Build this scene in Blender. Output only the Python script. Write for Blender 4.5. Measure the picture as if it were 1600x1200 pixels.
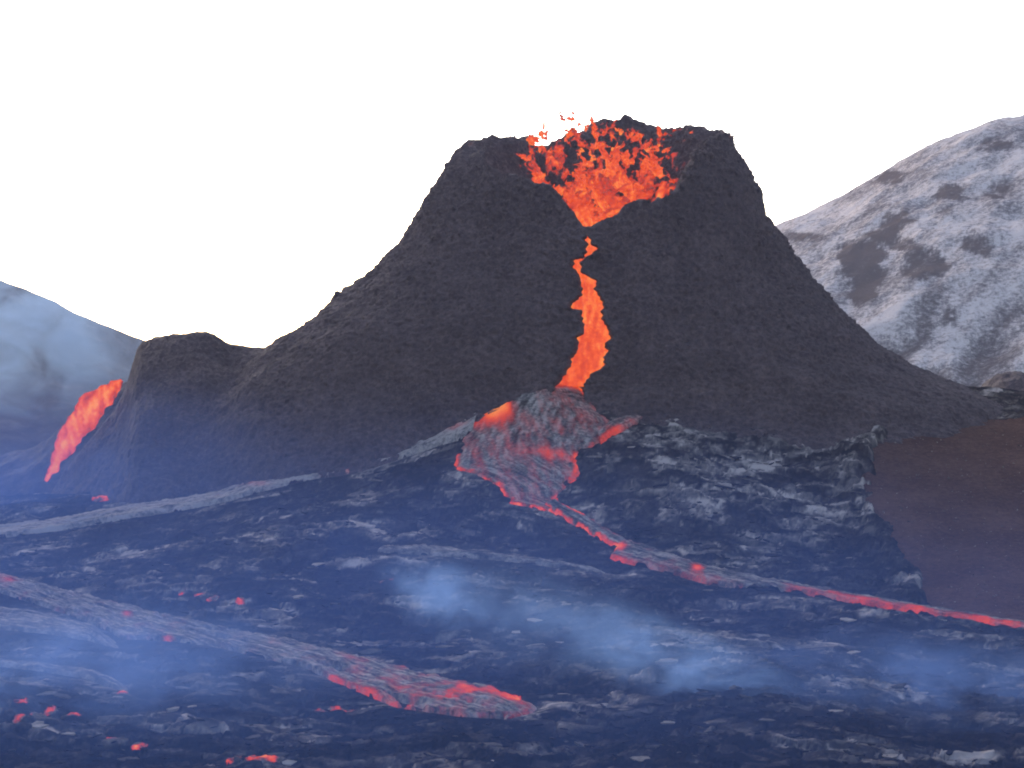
import bpy, math, random
import numpy as np

random.seed(7)
RNG = np.random.default_rng(11)
for o in list(bpy.data.objects):
    bpy.data.objects.remove(o)
SC = bpy.context.scene
COL = SC.collection

# ------------------------------------------------------------------ camera, sky, sun, exposure
F = 3111.0                # focal length in 1600-px-wide pixels (70 mm on 36 mm)
ZC = 12.0                 # camera height above the lava plain
cam_d = bpy.data.cameras.new('camera')
cam_d.lens = 70.0
cam_d.sensor_width = 36.0
cam_d.clip_end = 6000.0
cam_d.clip_start = 0.5
cam = bpy.data.objects.new('camera', cam_d)
COL.objects.link(cam)
cam.location = (0, 0, ZC)
cam.rotation_euler = (math.radians(90), 0, 0)
SC.camera = cam

SUN_EL, SUN_AZ = math.radians(24), math.radians(-20)     # azimuth measured from +Y towards +X: behind the cone, to the left
EXPO = 2.05
world = bpy.data.worlds.new('World')
SC.world = world
world.use_nodes = True
wn, wl = world.node_tree.nodes, world.node_tree.links
wn.clear()
sky = wn.new('ShaderNodeTexSky')
sky.sky_type = 'NISHITA'
sky.sun_disc = False
sky.sun_elevation = SUN_EL
sky.sun_rotation = SUN_AZ
sky.air_density = 1.0
sky.dust_density = 1.5
sky.ozone_density = 1.0
hsv = wn.new('ShaderNodeHueSaturation')
hsv.inputs['Saturation'].default_value = 0.95
bg = wn.new('ShaderNodeBackground')
bg.inputs['Strength'].default_value = 0.12
wo = wn.new('ShaderNodeOutputWorld')
wl.new(sky.outputs[0], hsv.inputs['Color'])
wl.new(hsv.outputs[0], bg.inputs['Color'])
wl.new(bg.outputs[0], wo.inputs['Surface'])

sun_d = bpy.data.lights.new('sun', 'SUN')
sun_d.energy = 0.5
sun_d.angle = math.radians(22)
sun_d.color = (1.0, 0.96, 0.93)
sun = bpy.data.objects.new('sun', sun_d)
COL.objects.link(sun)
sun.rotation_euler = (math.radians(90) - SUN_EL, 0, math.radians(180) - SUN_AZ)
sun.location = (-60, 60, 120)

SC.view_settings.view_transform = 'Standard'
SC.view_settings.look = 'None'
SC.view_settings.exposure = EXPO
SC.view_settings.gamma = 1.0
SC.view_settings.use_curve_mapping = False
SC.render.engine = 'CYCLES'
SC.cycles.use_denoising = True
SC.cycles.max_bounces = 5
SC.cycles.diffuse_bounces = 2
SC.cycles.glossy_bounces = 2
SC.cycles.volume_bounces = 0
SC.cycles.volume_step_rate = 1.0
SC.cycles.volume_max_steps = 96
SC.cycles.filter_width = 1.9
SC.cycles.sample_clamp_indirect = 4.0

# ------------------------------------------------------------------ noise
def _hash(ix, iy, iz, seed):
    h = (ix.astype(np.uint32) * np.uint32(374761393) + iy.astype(np.uint32) * np.uint32(668265263)
         + iz.astype(np.uint32) * np.uint32(2147483647) + np.uint32((seed * 974711 + 12345) & 0xffffffff))
    h = (h ^ (h >> np.uint32(13))) * np.uint32(1274126177)
    h = (h ^ (h >> np.uint32(16))) * np.uint32(2246822519)
    return h ^ (h >> np.uint32(15))
def _h01(ix, iy, iz, seed):
    return (_hash(ix, iy, iz, seed) & np.uint32(0xffffff)).astype(np.float32) / np.float32(0xffffff)
GR = np.array([(1,1,0),(-1,1,0),(1,-1,0),(-1,-1,0),(1,0,1),(-1,0,1),(1,0,-1),(-1,0,-1),(0,1,1),(0,-1,1),(0,1,-1),(0,-1,-1),(1,1,0),(-1,1,0),(0,-1,1),(0,-1,-1)], dtype=np.float32)
def noise3(x, y, z, seed=0):
    x, y, z = np.broadcast_arrays(np.asarray(x, np.float32), np.asarray(y, np.float32), np.asarray(z, np.float32))
    fx, fy, fz = np.floor(x), np.floor(y), np.floor(z)
    ix, iy, iz = fx.astype(np.int32), fy.astype(np.int32), fz.astype(np.int32)
    x, y, z = x - fx, y - fy, z - fz
    u, v, w = (t * t * t * (t * (t * 6 - 15) + 10) for t in (x, y, z))
    def g(dx, dy, dz):
        gi = GR[(_hash(ix + dx, iy + dy, iz + dz, seed) & np.uint32(15)).astype(np.int32)]
        return gi[..., 0] * (x - dx) + gi[..., 1] * (y - dy) + gi[..., 2] * (z - dz)
    l = lambda a, b, t: a + (b - a) * t
    return l(l(l(g(0,0,0), g(1,0,0), u), l(g(0,1,0), g(1,1,0), u), v), l(l(g(0,0,1), g(1,0,1), u), l(g(0,1,1), g(1,1,1), u), v), w)
def noise2(x, y, seed=0):
    x, y = np.broadcast_arrays(np.asarray(x, np.float32), np.asarray(y, np.float32))
    fx, fy = np.floor(x), np.floor(y)
    ix, iy = fx.astype(np.int32), fy.astype(np.int32)
    iz = np.zeros_like(ix)
    x, y = x - fx, y - fy
    u, v = (t * t * t * (t * (t * 6 - 15) + 10) for t in (x, y))
    def g(dx, dy):
        a = _h01(ix + dx, iy + dy, iz, seed) * np.float32(2 * math.pi)
        return np.cos(a) * (x - dx) + np.sin(a) * (y - dy)
    l = lambda a, b, t: a + (b - a) * t
    return 1.4 * l(l(g(0,0), g(1,0), u), l(g(0,1), g(1,1), u), v)
def fbm2(x, y, octv, seed=0, gain=.5):
    r, a, f, n = 0, 1, 1, 0
    for k in range(octv):
        r = r + a * noise2(x * f, y * f, seed + k); n += a; a *= gain; f *= 2.03
    return r / n
def fbm3(x, y, z, octv, seed=0, gain=.5):
    r, a, f, n = 0, 1, 1, 0
    for k in range(octv):
        r = r + a * noise3(x * f, y * f, z * f, seed + k); n += a; a *= gain; f *= 2.03
    return r / n
def worley2(x, y, seed=0):
    """f1, f2, random id, offset to the cell's point"""
    fx, fy = np.floor(x), np.floor(y)
    ix, iy = fx.astype(np.int32), fy.astype(np.int32)
    f1 = np.full(x.shape, 9., np.float32); f2 = f1.copy(); cid = np.zeros(x.shape, np.float32); ox = cid.copy(); oy = cid.copy()
    zz = np.zeros_like(ix)
    for dx in (-1, 0, 1):
        for dy in (-1, 0, 1):
            px = fx + dx + _h01(ix + dx, iy + dy, zz, seed); py = fy + dy + _h01(ix + dx, iy + dy, zz + 1, seed)
            ddx, ddy = x - px, y - py
            d = np.sqrt(ddx * ddx + ddy * ddy)
            near = d < f1
            f2 = np.where(near, f1, np.minimum(f2, d))
            cid = np.where(near, _h01(ix + dx, iy + dy, zz + 2, seed), cid)
            ox = np.where(near, ddx, ox); oy = np.where(near, ddy, oy)
            f1 = np.where(near, d, f1)
    return f1, f2, cid, ox, oy
def smooth(a, b, x):
    t = np.clip((x - a) / (b - a), 0, 1)
    return t * t * (3 - 2 * t)

# ------------------------------------------------------------------ meshes
def link_mesh(name, co, quads=None, tris=None, mat=None, parent=None, attrs=None, smooth_shade=True):
    me = bpy.data.meshes.new(name)
    co = np.asarray(co, np.float32).reshape(-1, 3)
    me.vertices.add(len(co))
    me.vertices.foreach_set('co', co.ravel())
    idx, starts, n0 = [], [], 0
    if quads is not None and len(quads):
        q = np.asarray(quads, np.int32); idx.append(q.ravel()); starts.append(np.arange(len(q)) * 4 + n0); n0 += q.size
    if tris is not None and len(tris):
        q = np.asarray(tris, np.int32); idx.append(q.ravel()); starts.append(np.arange(len(q)) * 3 + n0); n0 += q.size
    idx = np.concatenate(idx).astype(np.int32); starts = np.concatenate(starts).astype(np.int32)
    me.loops.add(len(idx)); me.loops.foreach_set('vertex_index', idx)
    me.polygons.add(len(starts)); me.polygons.foreach_set('loop_start', starts)
    me.update(calc_edges=True)
    me.polygons.foreach_set('use_smooth', np.full(len(starts), smooth_shade, dtype=bool))
    for k, a in (attrs or {}).items():
        at = me.attributes.new(k, 'FLOAT', 'POINT')
        at.data.foreach_set('value', np.asarray(a, np.float32).ravel())
    if mat is not None:
        me.materials.append(mat)
    me.validate()
    ob = bpy.data.objects.new(name, me)
    COL.objects.link(ob)
    if parent is not None:
        ob.parent = parent
    return ob
def grid_quads(nr, nc, wrap=False):
    r = np.arange(nr - 1)[:, None]; c = np.arange(nc if wrap else nc - 1)[None, :]
    a = r * nc + c; b = r * nc + (c + 1) % nc
    return np.stack([a, b, b + nc, a + nc], -1).reshape(-1, 4)
def tag(o, label=None, cat=None, group=None, kind=None):
    if label: o['label'] = label
    if cat: o['category'] = cat
    if group: o['group'] = group
    if kind: o['kind'] = kind
    return o
def world_at(px, py, Y):
    return (px - 800.) / F * Y, Y, ZC + (600. - py) / F * Y

# ------------------------------------------------------------------ materials
def nodes_of(name):
    m = bpy.data.materials.new(name)
    m.use_nodes = True
    nt = m.node_tree
    return m, nt, nt.nodes, nt.links, nt.nodes['Principled BSDF']
def nmath(nt, op, a, b=None, clamp=False):
    n = nt.nodes.new('ShaderNodeMath'); n.operation = op; n.use_clamp = clamp
    for i, v in enumerate((a, b)):
        if v is None: continue
        if isinstance(v, (int, float)): n.inputs[i].default_value = v
        else: nt.links.new(v, n.inputs[i])
    return n.outputs[0]
def nnoise(nt, scale, detail=4, rough=.55, vec=None, dist=0.0):
    n = nt.nodes.new('ShaderNodeTexNoise'); n.inputs['Scale'].default_value = scale; n.inputs['Detail'].default_value = detail
    n.inputs['Roughness'].default_value = rough; n.inputs['Distortion'].default_value = dist
    if vec is None:
        g = nt.nodes.new('ShaderNodeNewGeometry'); vec = g.outputs['Position']
    nt.links.new(vec, n.inputs['Vector'])
    return n.outputs['Fac']
def nramp(nt, fac, stops):
    n = nt.nodes.new('ShaderNodeValToRGB')
    e = n.color_ramp.elements
    while len(e) < len(stops): e.new(0.5)
    for k, (p, c) in enumerate(stops):
        e[k].position = p; e[k].color = (c[0], c[1], c[2], 1)
    nt.links.new(fac, n.inputs['Fac'])
    return n.outputs['Color']
def nattr(nt, name):
    n = nt.nodes.new('ShaderNodeAttribute'); n.attribute_name = name
    return n.outputs['Fac']
def nbump(nt, h, strength, dist, bsdf):
    n = nt.nodes.new('ShaderNodeBump'); n.inputs['Strength'].default_value = strength; n.inputs['Distance'].default_value = dist
    nt.links.new(h, n.inputs['Height']); nt.links.new(n.outputs[0], bsdf.inputs['Normal'])

def mat_cone():
    m, nt, N, L, b = nodes_of('cinder_spatter')
    n1 = nnoise(nt, 0.35, 5, .6); n2 = nnoise(nt, 2.6, 7, .8)
    f = nmath(nt, 'ADD', nmath(nt, 'MULTIPLY', n1, .35), nmath(nt, 'MULTIPLY', nmath(nt, 'SUBTRACT', n2, .17), 1.1))
    c = nramp(nt, f, [(.28, (.013, .0092, .0095)), (.55, (.047, .032, .033)), (.8, (.115, .078, .074))])
    L.new(c, b.inputs['Base Color']); b.inputs['Roughness'].default_value = .9; b.inputs['Specular IOR Level'].default_value = .1
    nbump(nt, nnoise(nt, 7.0, 6, .75), .9, .12, b)
    return m
def mat_field():
    m, nt, N, L, b = nodes_of('basalt_crust')
    t = nattr(nt, 'tone')
    n2 = nnoise(nt, 3.0, 6, .68)
    f = nmath(nt, 'ADD', t, nmath(nt, 'MULTIPLY', nmath(nt, 'SUBTRACT', n2, .5), .5))
    c = nramp(nt, f, [(.06, (.006, .0055, .006)), (.28, (.026, .022, .0215)), (.52, (.090, .075, .067)), (.88, (.25, .207, .185))])
    L.new(c, b.inputs['Base Color'])
    b.inputs['Roughness'].default_value = .9; b.inputs['Specular IOR Level'].default_value = .0
    nbump(nt, nnoise(nt, 6.0, 6, .7), .8, .1, b)
    return m
def mat_slab():
    m, nt, N, L, b = nodes_of('crust_slab_rock')
    t = nattr(nt, 'tone')
    n2 = nnoise(nt, 4.0, 6, .68)
    f = nmath(nt, 'ADD', t, nmath(nt, 'MULTIPLY', nmath(nt, 'SUBTRACT', n2, .5), .55))
    c = nramp(nt, f, [(.05, (.010, .009, .011)), (.35, (.018, .0155, .0155)), (.6, (.08, .067, .059)), (.95, (.24, .20, .175))])
    L.new(c, b.inputs['Base Color'])
    b.inputs['Roughness'].default_value = .9; b.inputs['Specular IOR Level'].default_value = .0
    nbump(nt, nnoise(nt, 8.0, 5, .7), .7, .06, b)
    return m
def mat_lava(name, strength=1.0, fine=6.0, amp=.5):
    m, nt, N, L, b = nodes_of(name)
    h = nattr(nt, 'glow')
    n = nnoise(nt, fine, 5, .65)
    f = nmath(nt, 'ADD', h, nmath(nt, 'MULTIPLY', nmath(nt, 'SUBTRACT', n, .5), amp), clamp=True)
    crust = nramp(nt, nmath(nt, 'ADD', nnoise(nt, 3.5, 7, .75), nmath(nt, 'MULTIPLY', nattr(nt, 'streak'), .55)), [(.32, (.022, .019, .018)), (.52, (.085, .072, .066)), (.74, (.21, .178, .162))])
    mx = N.new('ShaderNodeMix'); mx.data_type = 'RGBA'
    L.new(nmath(nt, 'MULTIPLY', nmath(nt, 'SUBTRACT', f, .3), 3.0, clamp=True), mx.inputs['Factor'])
    L.new(crust, mx.inputs[6]); mx.inputs[7].default_value = (.012, .010, .010, 1)
    L.new(mx.outputs[2], b.inputs['Base Color'])
    em = nramp(nt, f, [(.28, (0, 0, 0)), (.42, (.16, .012, .008)), (.6, (.62, .040, .012)), (.78, (.92, .105, .022)), (1.0, (1.05, .30, .06))])
    L.new(em, b.inputs['Emission Color'])
    b.inputs['Emission Strength'].default_value = strength / 2 ** EXPO
    b.inputs['Roughness'].default_value = .9; b.inputs['Specular IOR Level'].default_value = .0
    nbump(nt, nnoise(nt, 5.0, 5, .7), .6, .1, b)
    m.cycles.emission_sampling = 'NONE'
    return m
def mat_tephra():
    m, nt, N, L, b = nodes_of('brown_tephra')
    n1 = nnoise(nt, .25, 5, .6); n2 = nnoise(nt, 3.0, 7, .85)
    f = nmath(nt, 'ADD', nmath(nt, 'MULTIPLY', n1, .35), nmath(nt, 'MULTIPLY', n2, .72))
    c = nramp(nt, f, [(.3, (.018, .008, .006)), (.50, (.046, .023, .017)), (.68, (.088, .048, .036)), (.82, (.24, .165, .13))])
    L.new(c, b.inputs['Base Color']); b.inputs['Roughness'].default_value = .95; b.inputs['Specular IOR Level'].default_value = .0
    nbump(nt, nnoise(nt, 6.0, 6, .75), .6, .1, b)
    return m
def mat_snowhill():
    m, nt, N, L, b = nodes_of('snow_and_scree')
    t = nattr(nt, 'snow')
    n2 = nnoise(nt, 1.1, 7, .85)
    f = nmath(nt, 'ADD', t, nmath(nt, 'MULTIPLY', nmath(nt, 'SUBTRACT', n2, .5), 2.2))
    c = nramp(nt, f, [(.2, (.075, .057, .050)), (.45, (.12, .098, .092)), (.62, (.23, .190, .175)), (.86, (.43, .355, .325))])
    L.new(c, b.inputs['Base Color']); b.inputs['Roughness'].default_value = .95; b.inputs['Specular IOR Level'].default_value = .0
    nbump(nt, nnoise(nt, .6, 7, .7), .7, .8, b)
    return m
def mat_hill():
    m, nt, N, L, b = nodes_of('brown_scree')
    c = nramp(nt, nnoise(nt, .12, 7, .7), [(.3, (.022, .017, .015)), (.55, (.052, .040, .034)), (.75, (.12, .10, .09))])
    L.new(c, b.inputs['Base Color']); b.inputs['Roughness'].default_value = .95; b.inputs['Specular IOR Level'].default_value = .0
    nbump(nt, nnoise(nt, .4, 6, .7), .7, 1., b)
    return m
M = dict(cone=mat_cone(), field=mat_field(), slab=mat_slab(), tephra=mat_tephra(), snow=mat_snowhill(), hill=mat_hill(),
         lava=mat_lava('molten_lava', 1.0, 4.0, .45), stream=mat_lava('crusted_lava', .85, 7.0, .55))

# ------------------------------------------------------------------ base shape of the lava field (thin-plate spline through surveyed points)
CTRL = [(870,600,130.5),(800,618,130.5),(750,640,130.5),(620,702,131),(500,740,131),(380,764,130),(250,793,128),(0,833,125),(300,768,133.5),(60,785,136),(-150,800,138),
        (880,710,122),(720,715,123.5),(810,785,116),(900,800,115),(970,860,108),(1100,890,104),(1300,930,99),(1600,980,93),
        (960,640,130),(1050,632,131),(1150,612,133),(1250,597,136),(1350,603,141),(1450,608,148),(1600,652,162),(1530,632,156),
        (1000,700,123),(1100,760,117),(1200,700,125),(1300,655,132),(1350,692,127),(1440,900,104),(1600,655,136),(1500,800,115),(1600,900,103),(1440,645,137),(1450,700,127),
        (700,800,114),(500,850,108),(300,900,102),(0,905,102),(600,950,93),(0,1000,84),(800,1000,84.5),(1200,1000,84.5),(1600,1060,79),(400,1000,84.5),
        (0,1200,60),(400,1200,60),(800,1205,60),(1200,1200,60),(1600,1195,60),(0,1490,41),(800,1500,41),(1600,1490,41),(-500,1500,41),(2100,1480,41),(800,2300,21),
        (-400,860,124),(-400,1000,84),(-400,1200,60),(2000,665,140),(2000,900,105),(2000,1060,80),(2000,1200,60),
        (900,690,160),(1300,680,160),(500,790,160),(100,790,160),(-400,790,160),(1800,650,165),(2100,650,165)]
CP = np.array([world_at(*c) for c in CTRL])
def _tps(d2):
    return np.where(d2 > 1e-9, d2 * np.log(d2 + 1e-12), 0)
_n = len(CP)
_K = _tps(((CP[:, None, :2] - CP[None, :, :2]) ** 2).sum(-1)) + np.eye(_n) * 8.0
_P = np.c_[np.ones(_n), CP[:, :2]]
_S = np.linalg.solve(np.block([[_K, _P], [_P.T, np.zeros((3, 3))]]), np.r_[CP[:, 2], 0, 0, 0])
def H(X, Y):
    X, Y = np.broadcast_arrays(np.asarray(X, float), np.asarray(Y, float))
    r = _S[_n] + _S[_n + 1] * X + _S[_n + 2] * Y
    for k in range(_n):
        r = r + _S[k] * _tps((X - CP[k, 0]) ** 2 + (Y - CP[k, 1]) ** 2)
    return r
_YS = np.geomspace(30, 170, 700)
def on_field(px, py):
    """points of the base field seen at photo positions"""
    px = np.atleast_1d(np.asarray(px, float)); py = np.atleast_1d(np.asarray(py, float))
    X = (px[:, None] - 800) / F * _YS; Zr = ZC + (600 - py[:, None]) / F * _YS
    d = H(X, _YS[None, :] + 0 * X) - Zr
    hit = (d > 0)
    k = np.where(hit.any(1), hit.argmax(1), len(_YS) - 1); k = np.maximum(k, 1)
    i = np.arange(len(px))
    d0, d1 = d[i, k - 1], d[i, k]
    t = np.clip(np.where(hit.any(1), -d0 / (d1 - d0 + 1e-12), 1), 0, 1)
    Y = _YS[k - 1] + t * (_YS[k] - _YS[k - 1])
    return (px - 800) / F * Y, Y
def resample(pts, n):
    p = np.asarray(pts, float)
    s = np.r_[0, np.cumsum(np.hypot(*(p[1:] - p[:-1]).T))]
    t = np.linspace(0, s[-1], n)
    return np.c_[np.interp(t, s, p[:, 0]), np.interp(t, s, p[:, 1])]
def poly_sd(X, Y, poly):
    """signed distance to a closed polygon, negative inside; far points are skipped"""
    poly = np.asarray(poly)
    out = np.full(X.shape, 50., np.float32)
    lo, hi = poly.min(0) - 3, poly.max(0) + 3
    sel = (X > lo[0]) & (X < hi[0]) & (Y > lo[1]) & (Y < hi[1])
    x, y = X[sel], Y[sel]
    d2 = np.full(x.shape, 1e9); ins = np.zeros(x.shape, bool)
    a = poly; b = np.roll(poly, -1, 0)
    for (ax, ay), (bx, by) in zip(a, b):
        ex, ey = bx - ax, by - ay
        l2 = ex * ex + ey * ey + 1e-12
        t = np.clip(((x - ax) * ex + (y - ay) * ey) / l2, 0, 1)
        d2 = np.minimum(d2, (x - ax - t * ex) ** 2 + (y - ay - t * ey) ** 2)
        if ay != by:
            c = ((ay > y) != (by > y)) & (x < (bx - ax) * (y - ay) / (by - ay) + ax)
            ins ^= c
    d = np.sqrt(d2); out[sel] = np.where(ins, -d, d)
    return out

# streams: two banks each, in photo pixels
STREAMS = {
 'pool': ([(885,596),(840,601),(800,614),(765,629),(750,645),(738,668),(722,690),(712,712),(708,730),(740,739),(765,750),(785,764),(797,786),(830,792),(850,797)],
          [(905,599),(915,620),(930,640),(945,655),(949,672),(935,690),(915,700),(903,708),(899,716),(903,735),(895,750),(880,765),(868,776),(871,790),(890,800)], 90, 60),
 'right': ([(872,786),(892,797),(912,808),(940,824),(960,838),(985,850),(1010,857),(1060,873),(1100,886),(1150,898),(1220,911),(1300,927),(1400,944),(1500,961),(1600,977),(1750,1003)],
           [(850,792),(880,810),(915,830),(945,846),(966,858),(952,873),(990,882),(1040,893),(1090,908),(1130,917),(1200,920),(1300,936),(1400,953),(1500,970),(1600,986),(1750,1012)], 320, 22),
 'branch': ([(932,682),(950,664),(975,654),(998,645),(1003,632),(1022,631)], [(938,693),(962,678),(985,667),(1008,656),(1020,650),(1027,643)], 60, 12),
 'left': ([(750,640),(715,661),(690,677),(650,694),(600,708),(540,720),(500,732),(440,746),(400,753),(340,773),(270,785),(200,795),(100,813),(0,826),(-150,843)],
          [(740,672),(715,688),(690,694),(650,708),(605,723),(555,739),(500,747),(450,758),(410,767),(350,785),(280,798),(200,810),(100,828),(0,841),(-150,858)], 300, 18),
 'low': ([(-200,862),(-80,884),(0,898),(80,918),(180,943),(260,962),(350,982),(450,1002),(550,1024),(650,1052),(750,1073),(810,1087),(852,1102)],
         [(-200,895),(-80,912),(0,925),(80,950),(140,972),(195,998),(260,1000),(330,1008),(400,1024),(470,1040),(520,1062),(620,1104),(720,1118),(790,1122),(855,1106)], 320, 44),
 'low2': ([(-200,925),(-80,938),(0,949),(80,962),(140,978),(185,998),(222,1006)], [(-200,955),(-80,970),(0,982),(80,990),(140,1000),(185,1012),(225,1013)], 120, 22),
 'ridge_a': ([(600,853),(660,852),(740,862),(820,872),(900,884),(985,893)], [(590,862),(660,866),(740,871),(820,879),(900,890),(985,898)], 160, 8),
 'ridge_b': ([(-150,1020),(0,1032),(60,1038),(130,1047),(190,1064),(236,1093)], [(-150,1028),(0,1040),(60,1047),(130,1058),(185,1076),(234,1096)], 120, 8),
 'ridge_c': ([(1000,984),(1080,990),(1160,1001),(1260,1014)], [(1000,988),(1080,995),(1160,1007),(1260,1018)], 100, 6),
}
SG = {}
for k, (A, B, n, m) in STREAMS.items():
    a, b = resample(A, n), resample(B, n)
    ax, ay = on_field(a[:, 0], a[:, 1]); bx, by = on_field(b[:, 0], b[:, 1])
    SG[k] = (np.c_[ax, ay], np.c_[bx, by], m, a, b)
def stream_poly(k):
    a, b = SG[k][0], SG[k][1]
    st = max(1, len(a) // 60)
    return np.r_[a[::st], a[-1:], b[-1:], b[::-1][::st]]
BROWN_PX = [(2000,640),(1700,640),(1600,652),(1500,656),(1430,666),(1385,681),(1358,700),(1350,725),(1360,760),(1380,800),(1410,850),(1435,890),(1446,915),(1440,948),(1520,966),(1600,980),(1750,1006),(2000,1040)]
_b = np.array(BROWN_PX, float)
BROWN = np.c_[on_field(_b[:, 0], _b[:, 1])]

# ------------------------------------------------------------------ ground, hills
def ground_sheet():
    g = 900.
    link = link_mesh('ground', [(-g, -g, -2.0), (g, -g, -2.0), (g, g, -2.0), (-g, g, -2.0)], quads=[(0, 1, 2, 3)], mat=M['hill'])
    tag(link, 'dark rocky ground under and around the lava', kind='structure')
ground_sheet()

def hill(name, label, sil, Yr, Y0, mat, seed, px0, px1, nc, snow=False, nr=240):
    s = np.array(sil, float)
    px = np.linspace(px0, px1, nc)[None, :]
    t = np.linspace(0, 1.6, nr)[:, None]                         # 0 foot, 1 ridge line, >1 back slope
    Y = Y0 + (Yr - Y0) * t + 0 * px
    X = (px - 800) / F * Yr * (0.72 + .28 * t) + 0 * t
    ridge = ZC + (600 - np.interp(px, s[:, 0], s[:, 1])) / F * Yr
    prof = np.where(t < 1, 1 - (1 - t) ** 1.35, 1 - ((t - 1) / .6) ** 1.5 * .8)
    prof = np.where(t < 1, np.sin(np.minimum(t, 1) * math.pi / 2) ** 1.1, prof)
    Z = -3 + (ridge + 3) * prof
    amp = 1 - np.exp(-((t - 1) / .12) ** 2) * .75
    Z = Z + amp * (fbm2(X / 38, Y / 38, 5, seed) * 5 + fbm2(X / 9, Y / 9, 4, seed + 9) * 1.3) + fbm2(X / 4, Y / 4, 4, seed + 19) * .45
    at = {}
    if snow:
        u = X * .82 + Z * .57; v = -X * .57 + Z * .82              # along / across the diagonal gullies
        st = fbm2(u / 20, v / 2.4, 6, seed + 3, .72) * .62 + fbm2(X / 16, Z / 9, 6, seed + 4, .75) * .40
        px_, py_ = X / Y * F + 800, 600 - (Z - ZC) / Y * F
        patch = 0
        for (qx, qy, rx, ry, w) in ((1345,412,42,40,1.2),(1392,362,40,30,1.0),(1445,416,42,22,1.1),(1487,298,34,20,.8),(1529,380,34,20,.8),(1385,275,44,22,.75),(1560,292,26,16,.7),(1352,458,26,18,.9),(1580,230,60,14,.5),(1250,370,40,9,.5),(1480,500,26,22,.5),(1420,250,30,10,.5)):
            patch = np.maximum(patch, 1.1 * w * np.exp(-((px_ - qx) / rx) ** 2 - ((py_ - qy) / ry) ** 2))
        patch = smooth(.42, .80, patch * .85 + .10 + 1.15 * fbm2(X / 9, Z / 5, 6, seed + 8, .72) * (.35 + .65 * smooth(0, .3, patch)))
        low = smooth(ZC + 22, ZC + 4, Z)
        rip = np.sin(v / 1.15 + fbm2(u / 16, v / 10, 3, seed + 31) * 5) * low
        Z = Z + rip * .45
        at['snow'] = np.clip(.71 + st - patch * .60 - .12 * low + .20 * rip, 0, 1)
    o = link_mesh(name, np.stack([X, Y, Z], -1), grid_quads(nr, nc), mat=mat, attrs=at)
    tag(o, label, kind='structure')
    return o
hill('snowy_hill', 'steep hill dusted with snow behind the right flank of the cone',
     [(300,660),(700,600),(900,520),(1050,440),(1150,392),(1215,355),(1262,334),(1320,304),(1380,270),(1420,246),(1480,221),(1540,203),(1600,192),(1750,176),(2000,170),(2300,200)],
     420, 235, M['snow'], 40, 800, 2100, 520, True, 300)
hill('far_hill', 'dark brown hill behind smoke at the left edge',
     [(-900,330),(-400,350),(-200,385),(0,440),(60,465),(130,497),(200,524),(240,542),(330,575),(500,640)], 380, 225, M['hill'], 70, -900, 500, 260, False, 160)

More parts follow.
